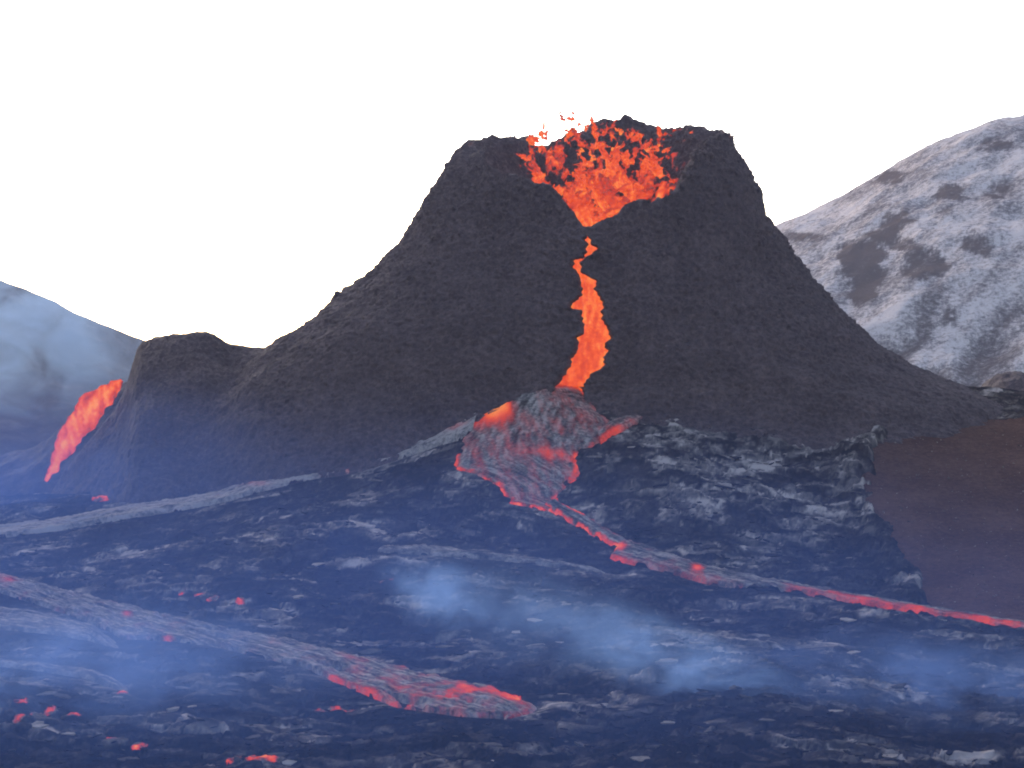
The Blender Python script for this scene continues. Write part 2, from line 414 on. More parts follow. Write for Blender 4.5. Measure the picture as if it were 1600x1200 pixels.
# ------------------------------------------------------------------ lava field
def field_masks(X, Y):
    d = np.full(X.shape, 50., np.float32)
    for k in SG:
        w = .0 if not k.startswith('ridge') else .0
        d = np.minimum(d, poly_sd(X, Y, stream_poly(k)) + w)
    return d, poly_sd(X, Y, BROWN)
FNC, FNR = 1060, 640
def build_field():
    px = np.linspace(-260, 1860, FNC)[None, :]
    Y = np.geomspace(44, 168, FNR)[:, None]
    X = (px - 800) / F * Y; Y = Y + 0 * px
    B = H(X, Y)
    ds, db = field_masks(X, Y)
    # flow-parallel warp
    wx = X + 2.2 * fbm2(X / 7, Y / 7, 3, 5); wy = Y + 2.2 * fbm2(X / 7 + 40, Y / 7, 3, 6)
    wx = wx + .9 * fbm2(X / 1.5, Y / 1.5, 3, 15); wy = wy + .9 * fbm2(X / 1.5 + 17, Y / 1.5, 3, 16)
    big = fbm2(X / 13, Y / 13, 2, 21) * 1.1 + fbm2(X / 6, Y / 4, 2, 24) * .35
    f1, f2, cid, ox, oy = worley2(wx / 1.25, wy / 1.15, 3)
    c2 = (cid * 7.13) % 1.0; c3 = (cid * 31.7) % 1.0
    plate = (cid - .5) * .15 + ox * (c2 - .5) * .22 + oy * (c3 - .25) * .22
    crack = smooth(.16, 0, f2 - f1)
    g1, g2, gid, gx, gy = worley2(wx / .34 + 9, wy / .45, 8)
    d2 = (gid * 7.13) % 1.0; d3 = (gid * 31.7) % 1.0
    small = (gid - .5) * .085 + gx * (d2 - .5) * .12 + gy * (d3 - .2) * .12
    rub = smooth(-.10, .28, fbm2(X / 7 + 3, Y / 6, 4, 33))            # 1 = rubbly, 0 = smooth skin
    rope = np.sin((wx * .35 + wy) * 3.2 + 4 * fbm2(X / 3, Y / 3, 3, 44)) * .09 * (1 - rub)
    fine = fbm2(X / .7, Y / .4, 3, 50) * .06
    fold = (1 - np.abs(fbm2(wx / 2.6, wy / 1.3, 3, 27)) * 3.2) * .15
    bigk = smooth(-.2, 4.5, ds)
    rel = big * .8 * bigk + fold * (.4 + .6 * rub) + plate * (.3 + .7 * rub) - crack * .08 + small * (.1 + .8 * rub) + rope + fine * (.5 + rub)
    keep = smooth(.0, .9, ds)
    front = smooth(.2, 1.6, ds)
    rel = rel * keep * (.45 + .55 * front) - .12 * smooth(.3, -.3, ds)
    db = db + fbm2(X / 1.2, Y / 2.2, 4, 96) * 1.3
    inside = smooth(.3, -.5, db)
    rim = np.exp(-((db - .7) / .9) ** 2) * .45
    Z = B + rel * (1 - inside) + rim * keep - inside * .9
    skin = smooth(.1, -.25, fbm2(X / 6 + 11, Y / 6, 4, 61) + .25 * rub - .12)   # patches of pale silvery skin
    px_, py_ = X / Y * F + 800, 600 - (Z - ZC) / Y * F
    pale = smooth(.02, .42, fbm2(wx / 5, wy / 4, 5, 63, .6) + .12 * (1 - rub)) + .75 * np.exp(-((px_ - 1420) / 160) ** 2 - ((py_ - 642) / 16) ** 2) + smooth(-.16, .14, fbm2(wx / 3.2, wy / 3.2, 5, 66, .6)) * np.exp(-((px_ - 1170) / 230) ** 4 - ((py_ - 715) / 105) ** 4) * 1.1
    tex = fbm2(wx / 1.6, wy / .45, 5, 71, .65)
    vein = smooth(.80, 1., 1 - np.abs(fbm2(wx / 4.5, wy / 1.6, 4, 75, .55)) * 9)
    brite = smooth(.80, .90, c2) * smooth(.03, .15, f2 - f1)
    brit2 = smooth(.86, .95, d2) * smooth(.03, .15, g2 - g1)
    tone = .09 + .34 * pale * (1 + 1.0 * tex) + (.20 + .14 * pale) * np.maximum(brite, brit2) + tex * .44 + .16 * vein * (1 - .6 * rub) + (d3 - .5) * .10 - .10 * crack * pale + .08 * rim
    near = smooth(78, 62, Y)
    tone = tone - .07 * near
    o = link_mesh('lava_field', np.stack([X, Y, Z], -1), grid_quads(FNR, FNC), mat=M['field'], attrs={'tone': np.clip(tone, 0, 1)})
    tag(o, 'black and grey field of broken cooled lava crust below the cone', kind='structure')
    return o, X, Y, Z
field, FX, FY, FZ = build_field()
_lnY = np.log(FY[:, 0])
def field_z(x, y):
    x = np.asarray(x, float); y = np.asarray(y, float)
    c = np.clip(((x / y * F + 800) + 260) / 2120 * (FNC - 1), 0, FNC - 1.001); r = np.clip(np.interp(np.log(y), _lnY, np.arange(FNR)), 0, FNR - 1.001)
    c0 = c.astype(int); r0 = r.astype(int); fc = c - c0; fr = r - r0
    return (FZ[r0, c0] * (1 - fr) * (1 - fc) + FZ[r0, c0 + 1] * (1 - fr) * fc + FZ[r0 + 1, c0] * fr * (1 - fc) + FZ[r0 + 1, c0 + 1] * fr * fc)

def brown_slope():
    nc, nr = 330, 260
    px = np.linspace(1300, 2000, nc)[None, :]
    Y = np.geomspace(88, 150, nr)[:, None]
    X = (px - 800) / F * Y; Y = Y + 0 * px
    db = poly_sd(X, Y, BROWN) + fbm2(X / 1.5, Y / 2.5, 4, 94) * .8
    Z = H(X, Y) + fbm2(X / 10, Y / 10, 3, 91) * .35 + fbm2(X / 1.2, Y / 1.2, 4, 92) * .09 + fbm2(X / .35, Y / .35, 2, 93) * .05 - smooth(.2, 1.4, db) * 1.6
    tag(link_mesh('tephra_slope', np.stack([X, Y, Z], -1), grid_quads(nr, nc), mat=M['tephra']), 'smooth brown slope of loose tephra at the right edge', kind='structure')
brown_slope()

# ------------------------------------------------------------------ cone
CX, CY = 6.75, 150.
KS = 150. / F
def prof_from(pts, side):
    p = np.array(pts, float)
    z = ZC + (600 - p[:, 1]) * KS; r = np.abs(p[:, 0] - 940) * KS
    o = np.argsort(z)
    return z[o], r[o]
PL = prof_from([(790,206),(760,215),(735,226),(720,236),(700,258),(672,300),(650,340),(625,380),(590,420),(540,460),(500,490),(460,518),(425,541),(380,575),(335,620),(295,680),(270,740),(250,800),(240,860)], -1)
PR = prof_from([(1110,196),(1130,204),(1141,214),(1148,235),(1160,260),(1175,285),(1188,302),(1195,335),(1215,370),(1240,410),(1257,437),(1290,470),(1330,505),(1372,540),(1420,572),(1480,597),(1560,630),(1660,680),(1750,760)], 1)
_fz = np.array([-1, 3, 7, 10, 12, 14, 17, 20, 23, 25, 27, 29.5, 31, 32.5]); _fr = np.array([36, 30, 25, 21.6, 19.6, 17.9, 15.6, 13.6, 11.9, 11.2, 10.7, 10.0, 9.2, 8.0])
_bz = np.array([-1, 10, 20, 28, 31, 33]); _br = np.array([44, 24, 14.5, 10.2, 9.2, 7.5])
RT = np.array([(0,212),(15,204),(30,198),(45,205),(60,199),(75,191),(90,199),(105,214),(117,231),(127,231),(138,222),(150,216),(165,216),(180,221),(190,230),(200,243),(212,258),(225,268),(237,279),(247,291),(253,308),(257.5,334),(260.5,352),(264,356),(268,350),(272.5,339),(276,322),(285,316),(296,304),(300,280),(308,244),(320,218),(345,211),(360,212)], float)
CH_L = [(640 + x / 2.667, 150 + y / 2.667) for x, y in [(733,578),(736,605),(738,640),(720,675),(672,683),(680,715),(700,740),(712,770),(715,830),(670,865),(675,885),(710,890),(720,930),(722,985),(698,1005),(690,1070),(665,1095),(668,1120),(640,1160),(610,1205)]]
CH_R = [(640 + x / 2.667, 150 + y / 2.667) for x, y in [(742,578),(748,605),(778,632),(760,655),(725,675),(708,700),(712,735),(778,770),(770,800),(805,860),(800,930),(825,965),(840,1000),(812,1045),(830,1060),(808,1090),(812,1125),(760,1155),(722,1200)]]
CH_L, CH_R = np.array(CH_L), np.array(CH_R)
def cone_R(th, Z):
    """outer radius at angle th and height Z"""
    c, s = np.cos(th), np.sin(th)
    rl = np.interp(Z, *PL); rr = np.interp(Z, *PR); rf = np.interp(Z, _fz, _fr); rb = np.interp(Z, _bz, _br)
    side = np.where(c > 0, rr, rl); fb = np.where(s < 0, rf, rb)
    w = np.abs(c) ** 1.6; v = np.abs(s) ** 1.6
    return (side * w + fb * v) / (w + v)
def rim_Z(th):
    d = np.degrees(th) % 360
    py = np.interp(d, RT[:, 0], RT[:, 1])
    Yr = CY + 10 * np.sin(th)
    return ZC + (600 - py) / F * Yr
def build_cone():
    # angles denser on the side that faces the photographer
    a = np.linspace(0, 1, 1100, endpoint=False)
    front = np.linspace(175, 365, 860, endpoint=False); back = np.linspace(5, 175, 240, endpoint=False)
    th = np.radians(np.r_[front, back + 360])[None, :] % (2 * math.pi)
    nt = th.shape[1]
    rz = rim_Z(th)
    no, ni = 330, 110
    s = np.linspace(0, 1, no)[:, None]
    Zo = 2.0 + (rz - 2.0) * s
    Ro = cone_R(th, Zo)
    q = np.linspace(0, 1, ni + 1)[1:, None]
    R0 = cone_R(th, rz)
    Zi = rz - (rz - 17.5) * (q ** 1.25)
    Ri = R0 - .5 * np.minimum(1, q * 14) ** .6 - (R0 - .5) * .55 * q ** .9
    Ri[-1] = .01
    R = np.vstack([Ro, Ri]); Z = np.vstack([Zo, Zi]); T = np.vstack([th] * (no + ni))
    X = CX + R * np.cos(T); Y = CY + R * np.sin(T)
    inner = np.vstack([np.zeros_like(Zo), np.ones_like(Zi)])
    arc = T * 14.
    n_big = fbm3(X / 4.5, Y / 4.5, Z / 4.5, 3, 3) * .75
    bil = np.abs(fbm3(X / .8, Y / .8, Z / .65, 4, 7)) * -.75 + .16
    run = noise2(arc / .9 + fbm2(arc / 5, Z / 5, 2, 5), Z / 5., 12) * .22 * smooth(14, 22, Z)
    grain = fbm3(X / .38, Y / .38, Z / .30, 3, 15) * .34
    lump = np.maximum(0, noise3(X / .8, Y / .8, Z / .6, 19)) * .45
    disp = n_big * .9 + bil * .42 + run + grain * .95 + lump * .35
    rimk = np.vstack([smooth(.93, 1, s) + 0 * th, smooth(.12, 0, q) + 0 * th])
    disp = disp * (1 - .15 * rimk) 
    inn = -disp * inner * .9
    R2 = np.maximum(R + np.where(inner > 0, inn, disp) * np.where(R < .5, 0, 1), .01)
    Z2 = Z + .45 * np.where(inner > 0, disp * 1.4 * rimk, disp) + rimk * (fbm3(X / 1.1, Y / 1.1, Z * 0, 3, 25) * .75)
    X = CX + R2 * np.cos(T); Y = CY + R2 * np.sin(T)
    # channel of the lava stream: cut inwards between its two traced banks
    px = X / Y * F + 800; py = 600 - (Z2 - ZC) / Y * F
    frontm = (np.sin(T) < -.3) & (inner < .5)
    l = np.interp(py, CH_L[:, 1], CH_L[:, 0]); r = np.interp(py, CH_R[:, 1], CH_R[:, 0])
    jag = noise2(py / 7., 0 * py, 77) * 5
    gap = np.maximum(l - px, px - r) + jag
    ins = smooth(3, -2.5, gap) * smooth(365, 370, py) * frontm
    lev = np.exp(-(np.maximum(gap, 0) / 13.) ** 2) * smooth(362, 372, py) * smooth(640, 590, py) * frontm * (1 - ins)
    dep = ins * 1.15 - lev * .45
    R3 = R2 - dep
    X = CX + R3 * np.cos(T); Y = CY + R3 * np.sin(T)
    o = link_mesh('volcanic_cone', np.stack([X, Y, Z2], -1), grid_quads(no + ni, nt, True), mat=M['cone'])
    tag(o, 'tall dark spatter cone with a notched crater spilling lava', 'volcano')
    return o, (X[:no], Y[:no], Z2[:no], py[:no], px[:no]), (X[no:], Y[no:], Z2[no:], th)
cone, OUT, INN = build_cone()
def cone_front_Y(px, py):
    """depth of the undisturbed cone front seen at a photo position"""
    px = np.atleast_1d(px).astype(float); py = np.atleast_1d(py).astype(float)
    Ys = np.linspace(118, 150, 500)[None, :]
    X = (px[:, None] - 800) / F * Ys; Z = ZC + (600 - py[:, None]) / F * Ys
    th = np.arctan2(Ys - CY, X - CX)
    ins = np.hypot(X - CX, Ys - CY) < cone_R(th, Z)
    return Ys[0][np.where(ins.any(1), ins.argmax(1), 499)]

# left shoulder: an older cone joined to the ridge
def build_shoulder():
    sil = np.array([(60,800),(100,742),(135,694),(160,662),(180,640),(196,606),(206,575),(214,545),(222,533),(240,526),(270,521),(300,518),(322,518),(338,527),(355,537),(385,541),(420,543),(450,552),(500,570),(560,600),(620,640),(680,690),(760,760)], float)
    nc, nr = 420, 200
    px = np.linspace(60, 760, nc)[None, :]
    t = np.linspace(0, 1.35, nr)[:, None]
    Yr, Y0 = 151., 127.
    Y = Y0 + (Yr - Y0) * t + 0 * px
    ridge = ZC + (600 - np.interp(px, sil[:, 0], sil[:, 1])) / F * Yr
    X0 = (px - 800) / F * Yr
    X = X0 * (1 - (1 - Y / Yr) * smooth(600, 140, px))
    tt = np.minimum(t, 1)
    prof = 1 - (1 - tt) ** 1.25
    prof = np.where(t > 1, 1 - ((t - 1) / .35) ** 1.6 * .8, prof)
    Z = 1.5 + (ridge - 1.5) * prof
    lo, hi = np.full(X.shape, -1.), np.full(X.shape, 33.)
    th, rr_ = np.arctan2(Y - CY, X - CX), np.hypot(X - CX, Y - CY)
    for _ in range(22):                                       # height of the main cone's flank over the same ground
        mid = (lo + hi) / 2
        up = cone_R(th, mid) > rr_
        lo, hi = np.where(up, mid, lo), np.where(up, hi, mid)
    kk = 6.0
    hh = np.maximum(kk - np.abs(Z - lo), 0) / kk
    Z = np.maximum(Z, lo) + hh * hh * kk / 4 * smooth(.8, .4, t) - .8 * smooth(1.5, 5, lo - Z)
    d = fbm3(X / 4, Y / 4, Z / 4, 3, 103) * .7 - np.abs(fbm3(X / .8, Y / .8, Z / .65, 4, 107)) * .4 + fbm3(X / .4, Y / .4, Z / .3, 3, 115) * .22
    Z = Z + d * np.where(np.abs(t - 1) < .04, .5, 1.)
    Y = Y - d * .6
    o = link_mesh('spatter_cone', np.stack([X, Y, Z], -1), grid_quads(nr, nc), mat=M['cone'])
    tag(o, 'low dark shoulder cone left of the main cone', 'volcano')
    return o
shoulder = build_shoulder()

# small dark mound beyond the right foot
def build_mound():
    nc, nr = 90, 60
    u = np.linspace(-1, 1, nc)[None, :]; v = np.linspace(-1, 1, nr)[:, None]
    x0, y0, _ = world_at(1600, 600, 164.)
    X = x0 + u * 3.9 + 0 * v; Y = y0 + v * 6 + 0 * u
    r = np.clip(u ** 4 + v ** 2, 0, 1)
    Z = 8.6 + 4.3 * np.sqrt(1 - r) * (1 - .0 * u) + fbm2(X / 1.2, Y / 1.2, 4, 140) * .45 - 4 * (r >= 1)
    tag(link_mesh('cinder_mound', np.stack([X, Y, Z], -1), grid_quads(nr, nc), mat=M['cone']), 'small round black cinder mound at the right edge before the snowy hill', 'mound')
build_mound()

# ------------------------------------------------------------------ lava
def build_stream(k, name, label, heat_fn, lift=.06, crown=.07, seed=200):
    a, b, m, pa, pb = SG[k]
    n = len(a)
    v = np.linspace(-.04, 1.04, m)[None, :]
    X = a[:, :1] * (1 - v) + b[:, :1] * v; Y = a[:, 1:] * (1 - v) + b[:, 1:] * v
    px = pa[:, :1] * (1 - v) + pb[:, :1] * v; py = pa[:, 1:] * (1 - v) + pb[:, 1:] * v
    w = np.hypot(a[:, 0] - b[:, 0], a[:, 1] - b[:, 1])[:, None]
    e = np.minimum(v, 1 - v) * w                       # metres from the nearer bank
    edge = np.clip(1 - np.minimum(v, 1 - v) * 2, 0, 1.1)
    rough = fbm2(X / .9, Y / 1.4, 4, seed) * .12 + fbm2(X / .3, Y / .4, 3, seed + 5) * .06
    Z = H(X, Y) + lift + crown * (1 - edge ** 2) + rough - .5 * smooth(.12, -.30, e + fbm2(X / .9, Y / 1.4, 5, seed + 8, .6) * {'pool': 1.5, 'low': 1.6, 'left': .9}.get(k, .5))
    u = np.linspace(0, 1, n)[:, None] + 0 * v
    ulen0 = np.r_[0, np.cumsum(np.hypot(*(np.diff((a + b) / 2, axis=0).T)))][:, None] + 0 * v
    if k in ('low', 'low2', 'left'):
        Z = Z - .4 * smooth(.0, -.3, fbm2(ulen0 / 5., v * w / 1.1, 3, seed + 60) + .16) - .4 * smooth(.93, 1, u + .05 * fbm2(X, Y, 2, seed))
    if k.startswith('ridge') or k == 'low2':
        Z = Z - .5 * smooth(.80, 1, u)
    heat = heat_fn(X, Y, px, py, u, v, edge, e)
    ulen = np.r_[0, np.cumsum(np.hypot(*(np.diff((a + b) / 2, axis=0).T)))][:, None] + 0 * v
    streak = fbm2(ulen / 2.2, v * w / .35, 4, seed + 40, .62) + {'left': .30, 'low': .06, 'low2': .06, 'ridge_a': .05, 'ridge_b': .0, 'ridge_c': .06, 'pool': .06}.get(k, .03)
    heat = heat + .16 * np.maximum(0, fbm2(ulen / .9, v * w / .3, 3, seed + 50))
    o = link_mesh(name, np.stack([X, Y, Z], -1), grid_quads(n, m), mat=M['stream'], attrs={'glow': np.clip(heat, 0, 1), 'streak': streak})
    tag(o, label, 'lava flow')
    return o
def spot(px, py, x, y, rx, ry): return np.exp(-((px - x) / rx) ** 2 - ((py - y) / ry) ** 2)
def heat_pool(X, Y, px, py, u, v, edge, e):
    h = .305 + fbm2(X / .7 + Y * .25, Y / 3.2, 5, 300, .65) * .26
    h = h + .10 * smooth(.4, .0, e + .5 * fbm2(X / .6, Y / .8, 4, 301))
    h = h + .6 * spot(px, py, 890, 600, 42, 14) + .75 * spot(px, py, 776, 648, 30, 22) + .5 * spot(px, py, 822, 611, 50, 13) + .2 * spot(px, py, 860, 715, 45, 7)
    h = h + .36 * smooth(.40, 0, e + .6 * fbm2(X / .6, Y / .8, 4, 303)) * smooth(690, 720, py) * np.clip(.55 + 1.7 * fbm2(X / .9, Y / .9, 4, 304), 0, 1.2)
    h = h - .35 * spot(px, py, 818, 642, 20, 18)
    return h
build_stream('pool', 'lava_pool', 'fan shaped lava pool with grey skin and red edges at the channel mouth', heat_pool, seed=210, crown=.10)
def heat_right(X, Y, px, py, u, v, edge, e):
    h = .20 + fbm2(X / .9, Y / 2., 4, 310) * .24 + .5 * smooth(.3, .0, e + .35 * fbm2(X / .7, Y / .9, 4, 311)) * smooth(1010, 930, px) + .6 * spot(px, py, 968, 860, 12, 7) + .5 * spot(px, py, 1090, 893, 9, 6)
    h = h + .40 * smooth(1190, 1280, px) * smooth(.40, .62, v) * (.75 + .6 * fbm2(X / 1.6, Y / 1.6, 3, 312)) + .16 * smooth(.5, .8, v) * smooth(960, 1000, px) * smooth(1200, 1100, px)
    return h
build_stream('right', 'lava_stream', 'narrow red edged lava stream running to the right edge of the photo', heat_right, seed=220, lift=.2)
build_stream('branch', 'lava_stream', 'short side stream with an orange head just right of the lava pool',
             lambda X, Y, px, py, u, v, edge, e: .28 + fbm2(X / .9, Y / 1.2, 3, 320) * .2 + .75 * spot(px, py, 1013, 637, 14, 9) + .3 * smooth(.5, .9, v) * smooth(1000, 950, px), seed=230, lift=.22)
build_stream('left', 'lava_stream', 'pale grey crusted stream curving to the left edge along the cone foot',
             lambda X, Y, px, py, u, v, edge, e: .17 + fbm2(X / 1.3, Y / 1.5, 4, 330) * .22 + .35 * spot(px, py, 530, 738, 32, 5) + .26 * spot(px, py, 690, 675, 40, 8) + .22 * spot(px, py, 390, 762, 30, 6) + .18 * smooth(.3, 0, v) * smooth(480, 620, px), seed=240, lift=.28)
def heat_low(X, Y, px, py, u, v, edge, e):
    n = fbm2(X / .8, Y / 1.6, 4, 340)
    h = .20 + n * .30 + .30 * smooth(.9, .1, (1 - v) * 7 * (1 + 1.5 * n)) * (.7 + 1.2 * fbm2(X / .7, Y / .9, 4, 341)) * smooth(480, 520, px) * smooth(650, 610, px)
    h = h + .22 * spot(px, py, 745, 1085, 75, 13) * (1 + n * 2.2) + .35 * spot(px, py, 808, 1094, 14, 6) + .25 * spot(px, py, 200, 965, 12, 6) + .28 * spot(px, py, 10, 910, 22, 8) + .3 * spot(px, py, 262, 1001, 10, 5)
    return h + .1 * smooth(420, 600, px)
build_stream('low', 'lava_stream', 'broad grey lava stream with glowing red front in the left foreground', heat_low, seed=250, lift=.12)
build_stream('low2', 'lava_stream', 'shorter grey lava tongue just below the broad foreground stream at left',
             lambda X, Y, px, py, u, v, edge, e: .16 + fbm2(X / .9, Y / 1.6, 4, 350) * .22 + .5 * spot(px, py, 193, 996, 10, 8), seed=260, lift=.1)
for k, lab, sd in (('ridge_a', 'thin pale crusted flow line below the red stream bend', 270), ('ridge_b', 'thin pale crusted flow line at the lower left', 280), ('ridge_c', 'thin pale crusted flow line amid blue smoke at right', 290)):
    build_stream(k, 'crusted_flow', lab, lambda X, Y, px, py, u, v, edge, e: .08 + 0 * X, seed=sd, lift=.08, crown=.08)

def build_channel():
    n, m = 260, 34
    py = np.linspace(366, 604, n)
    l = np.interp(py, CH_L[:, 1], CH_L[:, 0]); r = np.interp(py, CH_R[:, 1], CH_R[:, 0])
    v = np.linspace(0, 1, m)[None, :]
    px = (l - 9)[:, None] * (1 - v) + (r + 9)[:, None] * v
    PY = py[:, None] + 0 * v
    Yc = cone_front_Y(px.ravel(), PY.ravel()).reshape(px.shape)
    k = np.ones(15) / 15.
    for j in range(m):
        Yc[:, j] = np.convolve(np.pad(Yc[:, j], 7, mode='edge'), k, 'valid')
    Yc = Yc + .62
    X = (px - 800) / F * Yc; Z = ZC + (600 - PY) / F * Yc
    rough = fbm2(X / .45, Z / 1.2, 4, 400) * .16 + fbm2(X / .16, Z / .4, 2, 401) * .05
    Y = Yc - rough - .12 * np.sin(np.clip(v, 0, 1) * math.pi)
    e = np.minimum(v, 1 - v)
    heat = .80 + fbm2(X / .3, Z / 1.0, 5, 410, .65) * .40 + .12 * smooth(.25, .05, e) - .10 * np.exp(-((v - .5) / .25) ** 2) * smooth(480, 560, PY)
    o = link_mesh('lava_channel', np.stack([X, Y, Z], -1), grid_quads(n, m)[:, ::-1], mat=M['lava'], attrs={'glow': np.clip(heat, 0, 1)})
    tag(o, 'bright orange lava stream pouring down the notch of the main cone', 'lava flow')
build_channel()

# spatter glowing on the crater wall and the fountain in front of it
def spatter_sheet():
    X, Y, Z, th = INN
    s = slice(0, 80)
    d = np.degrees(th[0]) % 360
    cols = np.where(((d < 190) | (d > 340)))[0]
    order = cols[np.argsort((d[cols] - 340) % 360)]
    x, y, z = X[s][:, order], Y[s][:, order], Z[s][:, order]
    px = x / y * F + 800; py = 600 - (z - ZC) / y * F
    lx, ly = CX - x, CY - y; q = np.hypot(lx, ly) + 1e-6
    nz = fbm3(x / 1.1, y / 1.1, z / 1.6, 5, 500) * 1.4 + .35 * noise3(x / .4, y / .4, z / .5, 505)
    zone = smooth(790, 830, px) * smooth(1115, 1070, px)
    floor = smooth(205, 300, py)
    off = (nz * .55 + .22 * floor - .17) * zone - .35 * (1 - zone)
    x = x + lx / q * off; y = y + ly / q * off
    heat = .50 + 1.1 * off + .3 * noise3(x / .35, y / .35, z / .35, 509) - .28 * smooth(1040, 1090, px)
    return link_mesh('wall_spatter', np.stack([x, y, z], -1), grid_quads(x.shape[0], x.shape[1]), mat=M['lava'], attrs={'glow': np.clip(heat, .3, 1)})
fountain = bpy.data.objects.new('lava_fountain', None)
COL.objects.link(fountain)
fountain.location = (CX, CY, 20.)
tag(fountain, 'orange lava fountain splashing up inside the crater of the main cone', 'lava fountain')
def child(o, par):
    o.parent = par
    o.matrix_parent_inverse = par.matrix_basis.inverted()
    return o
fountain.matrix_basis = fountain.matrix_basis
bpy.context.view_layer.update()
child(spatter_sheet(), fountain)

def splash_mesh(name, seed, branches, L, r0):
    """ragged splash: tapering wiggly strands that share a root, thick and thin along their length"""
    rg = np.random.default_rng(seed)
    co, qs, ht = [], [], []
    off = 0
    for bno in range(branches):
        n, m = 16, 8
        t = np.linspace(0, 1, n)
        ang = rg.uniform(-.9, .9); lean = rg.uniform(-.5, .5)
        l = L * rg.uniform(.5, 1.2)
        ph = rg.uniform(0, 6.28, 4)
        cx = np.sin(ang) * l * t + .13 * L * np.sin(t * 5 + ph[0]) * t + .06 * L * np.sin(t * 13 + ph[1])
        cz = np.cos(ang) * l * t - .12 * L * t ** 2
        cy = lean * l * t + .1 * L * np.sin(t * 4 + ph[2])
        rad = r0 * (1 - t) ** .6 * (1 + .75 * np.sin(t * rg.uniform(9, 16) + ph[3])) * rg.uniform(.6, 1.2) + .02
        rad[0] *= 1.2; rad[-1] = .01
        a = np.linspace(0, 2 * math.pi, m, endpoint=False)
        jit = 1 + .35 * rg.standard_normal((n, m))
        x = cx[:, None] + rad[:, None] * np.cos(a) * jit * 1.25
        y = cy[:, None] + rad[:, None] * np.sin(a) * jit * .6
        z = cz[:, None] + rad[:, None] * .5 * np.sin(a * 2 + ph[0]) * jit
        co.append(np.stack([x, y, z], -1).reshape(-1, 3)); qs.append(grid_quads(n, m, True) + off); off += n * m
        ht.append((np.full((n, m), [.92, .80, .70, .86, .62, .78, .66, .84][seed % 8]) - .22 * t[:, None] + .08 * rg.standard_normal((n, m))).ravel())
    me = link_mesh(name, np.concatenate(co), np.concatenate(qs), mat=M['lava'], attrs={'glow': np.clip(np.concatenate(ht), .4, 1)})
    d = me.data
    bpy.data.objects.remove(me)
    return d
SPL = [splash_mesh('lava_splash', 600 + i, [2, 3, 4, 5, 3, 4, 2, 6][i], 1.0, .085) for i in range(8)]
# (px, py, scale in px, lean) of the splashes seen against the crater wall
def put_splash(px, py, Y, size_px, rot, mesh, par, name='lava_splash'):
    o = bpy.data.objects.new(name, mesh)
    COL.objects.link(o)
    x, y, z = world_at(px, py, Y)
    s = size_px / F * Y
    o.location = (x, y, z); o.rotation_euler = (random.uniform(-.4, .4), rot, random.uniform(-.6, .6)); o.scale = (s, s, s)
    if par is not None: child(o, par)
    return o
rr = random.Random(5)
BIG = [(930,350,95,0),(945,345,90,.25),(918,345,80,-.35),(905,325,70,-.6),(880,300,60,-.8),(850,275,40,-.8),(960,330,80,.5),(940,300,85,.05),(950,270,75,.1),(945,240,60,0),(930,255,55,-.3),
       (985,310,55,.3),(1005,308,50,.2),(1000,290,60,.4),(1030,275,70,.15),(1035,240,45,.1),(1020,250,40,.5),(890,230,55,-.15),(895,215,45,.1),(960,225,60,.45),(975,210,45,.9),(990,215,35,1.2),
       (840,262,35,-.6),(825,250,35,-.3),(812,262,40,.1),(806,240,30,.2),(870,285,45,-.5),(910,300,50,-.3),(965,290,50,.6),(1050,285,40,.4),(1045,260,40,.1),(1010,230,35,-.6),(915,280,40,-.2),(985,255,40,-.1)]
for (x, y, s, r) in BIG:
    if y < 300 and rr.random() < .38: continue
    put_splash(x, y, 148 + rr.uniform(-4, 4) if y < 320 else 145, s * (.8 if y > 300 else .66), r + rr.uniform(-.2, .2), rr.choice(SPL), fountain)
for i in range(105):
    t = rr.random() ** .8
    y = 345 - t * 140
    w = 20 + 115 * t
    x = 945 + rr.uniform(-1, 1) * w
    if x < 800 + (y - 215) * .9 and y > 240: continue
    put_splash(x, y, rr.uniform(144, 154), rr.uniform(8, 30) * (1.2 - .5 * t), rr.uniform(-3, 3), rr.choice(SPL), fountain)
# solid root of the fountain where it wells over the lip
def fountain_root():
    n, m = 90, 90
    py = np.linspace(362, 318, n)[:, None]; v = np.linspace(0, 1, m)[None, :]
    lft = np.interp(-py, [-362, -340, -318, -300, -285, -268], [908, 900, 885, 868, 848, 835]); rgt = np.interp(-py, [-362, -340, -318, -300, -268], [945, 968, 985, 1005, 1010])
    px = lft * (1 - v) + rgt * v; t = (362 - py) / 44.
    Y = 140.2 + 8.5 * t + 0 * v
    X = (px - 800) / F * Y; Z = ZC + (600 - py - 0 * v) / F * Y
    nz = fbm2(X / .8, Z / 1.5, 4, 530)
    Y = Y - nz * 1.2 + 2.5 * smooth(.45, 1.0, t + nz * .9)
    Z = Z - 2.2 * smooth(.35, 1., t - nz * 1.1)
    heat = .82 + fbm2(X / .35, Z / .8, 5, 540, .65) * .6 - .12 * t
    return link_mesh('fountain_root', np.stack([X, Y, Z], -1), grid_quads(n, m), mat=M['lava'], attrs={'glow': np.clip(heat, .5, 1)})
child(fountain_root(), fountain)

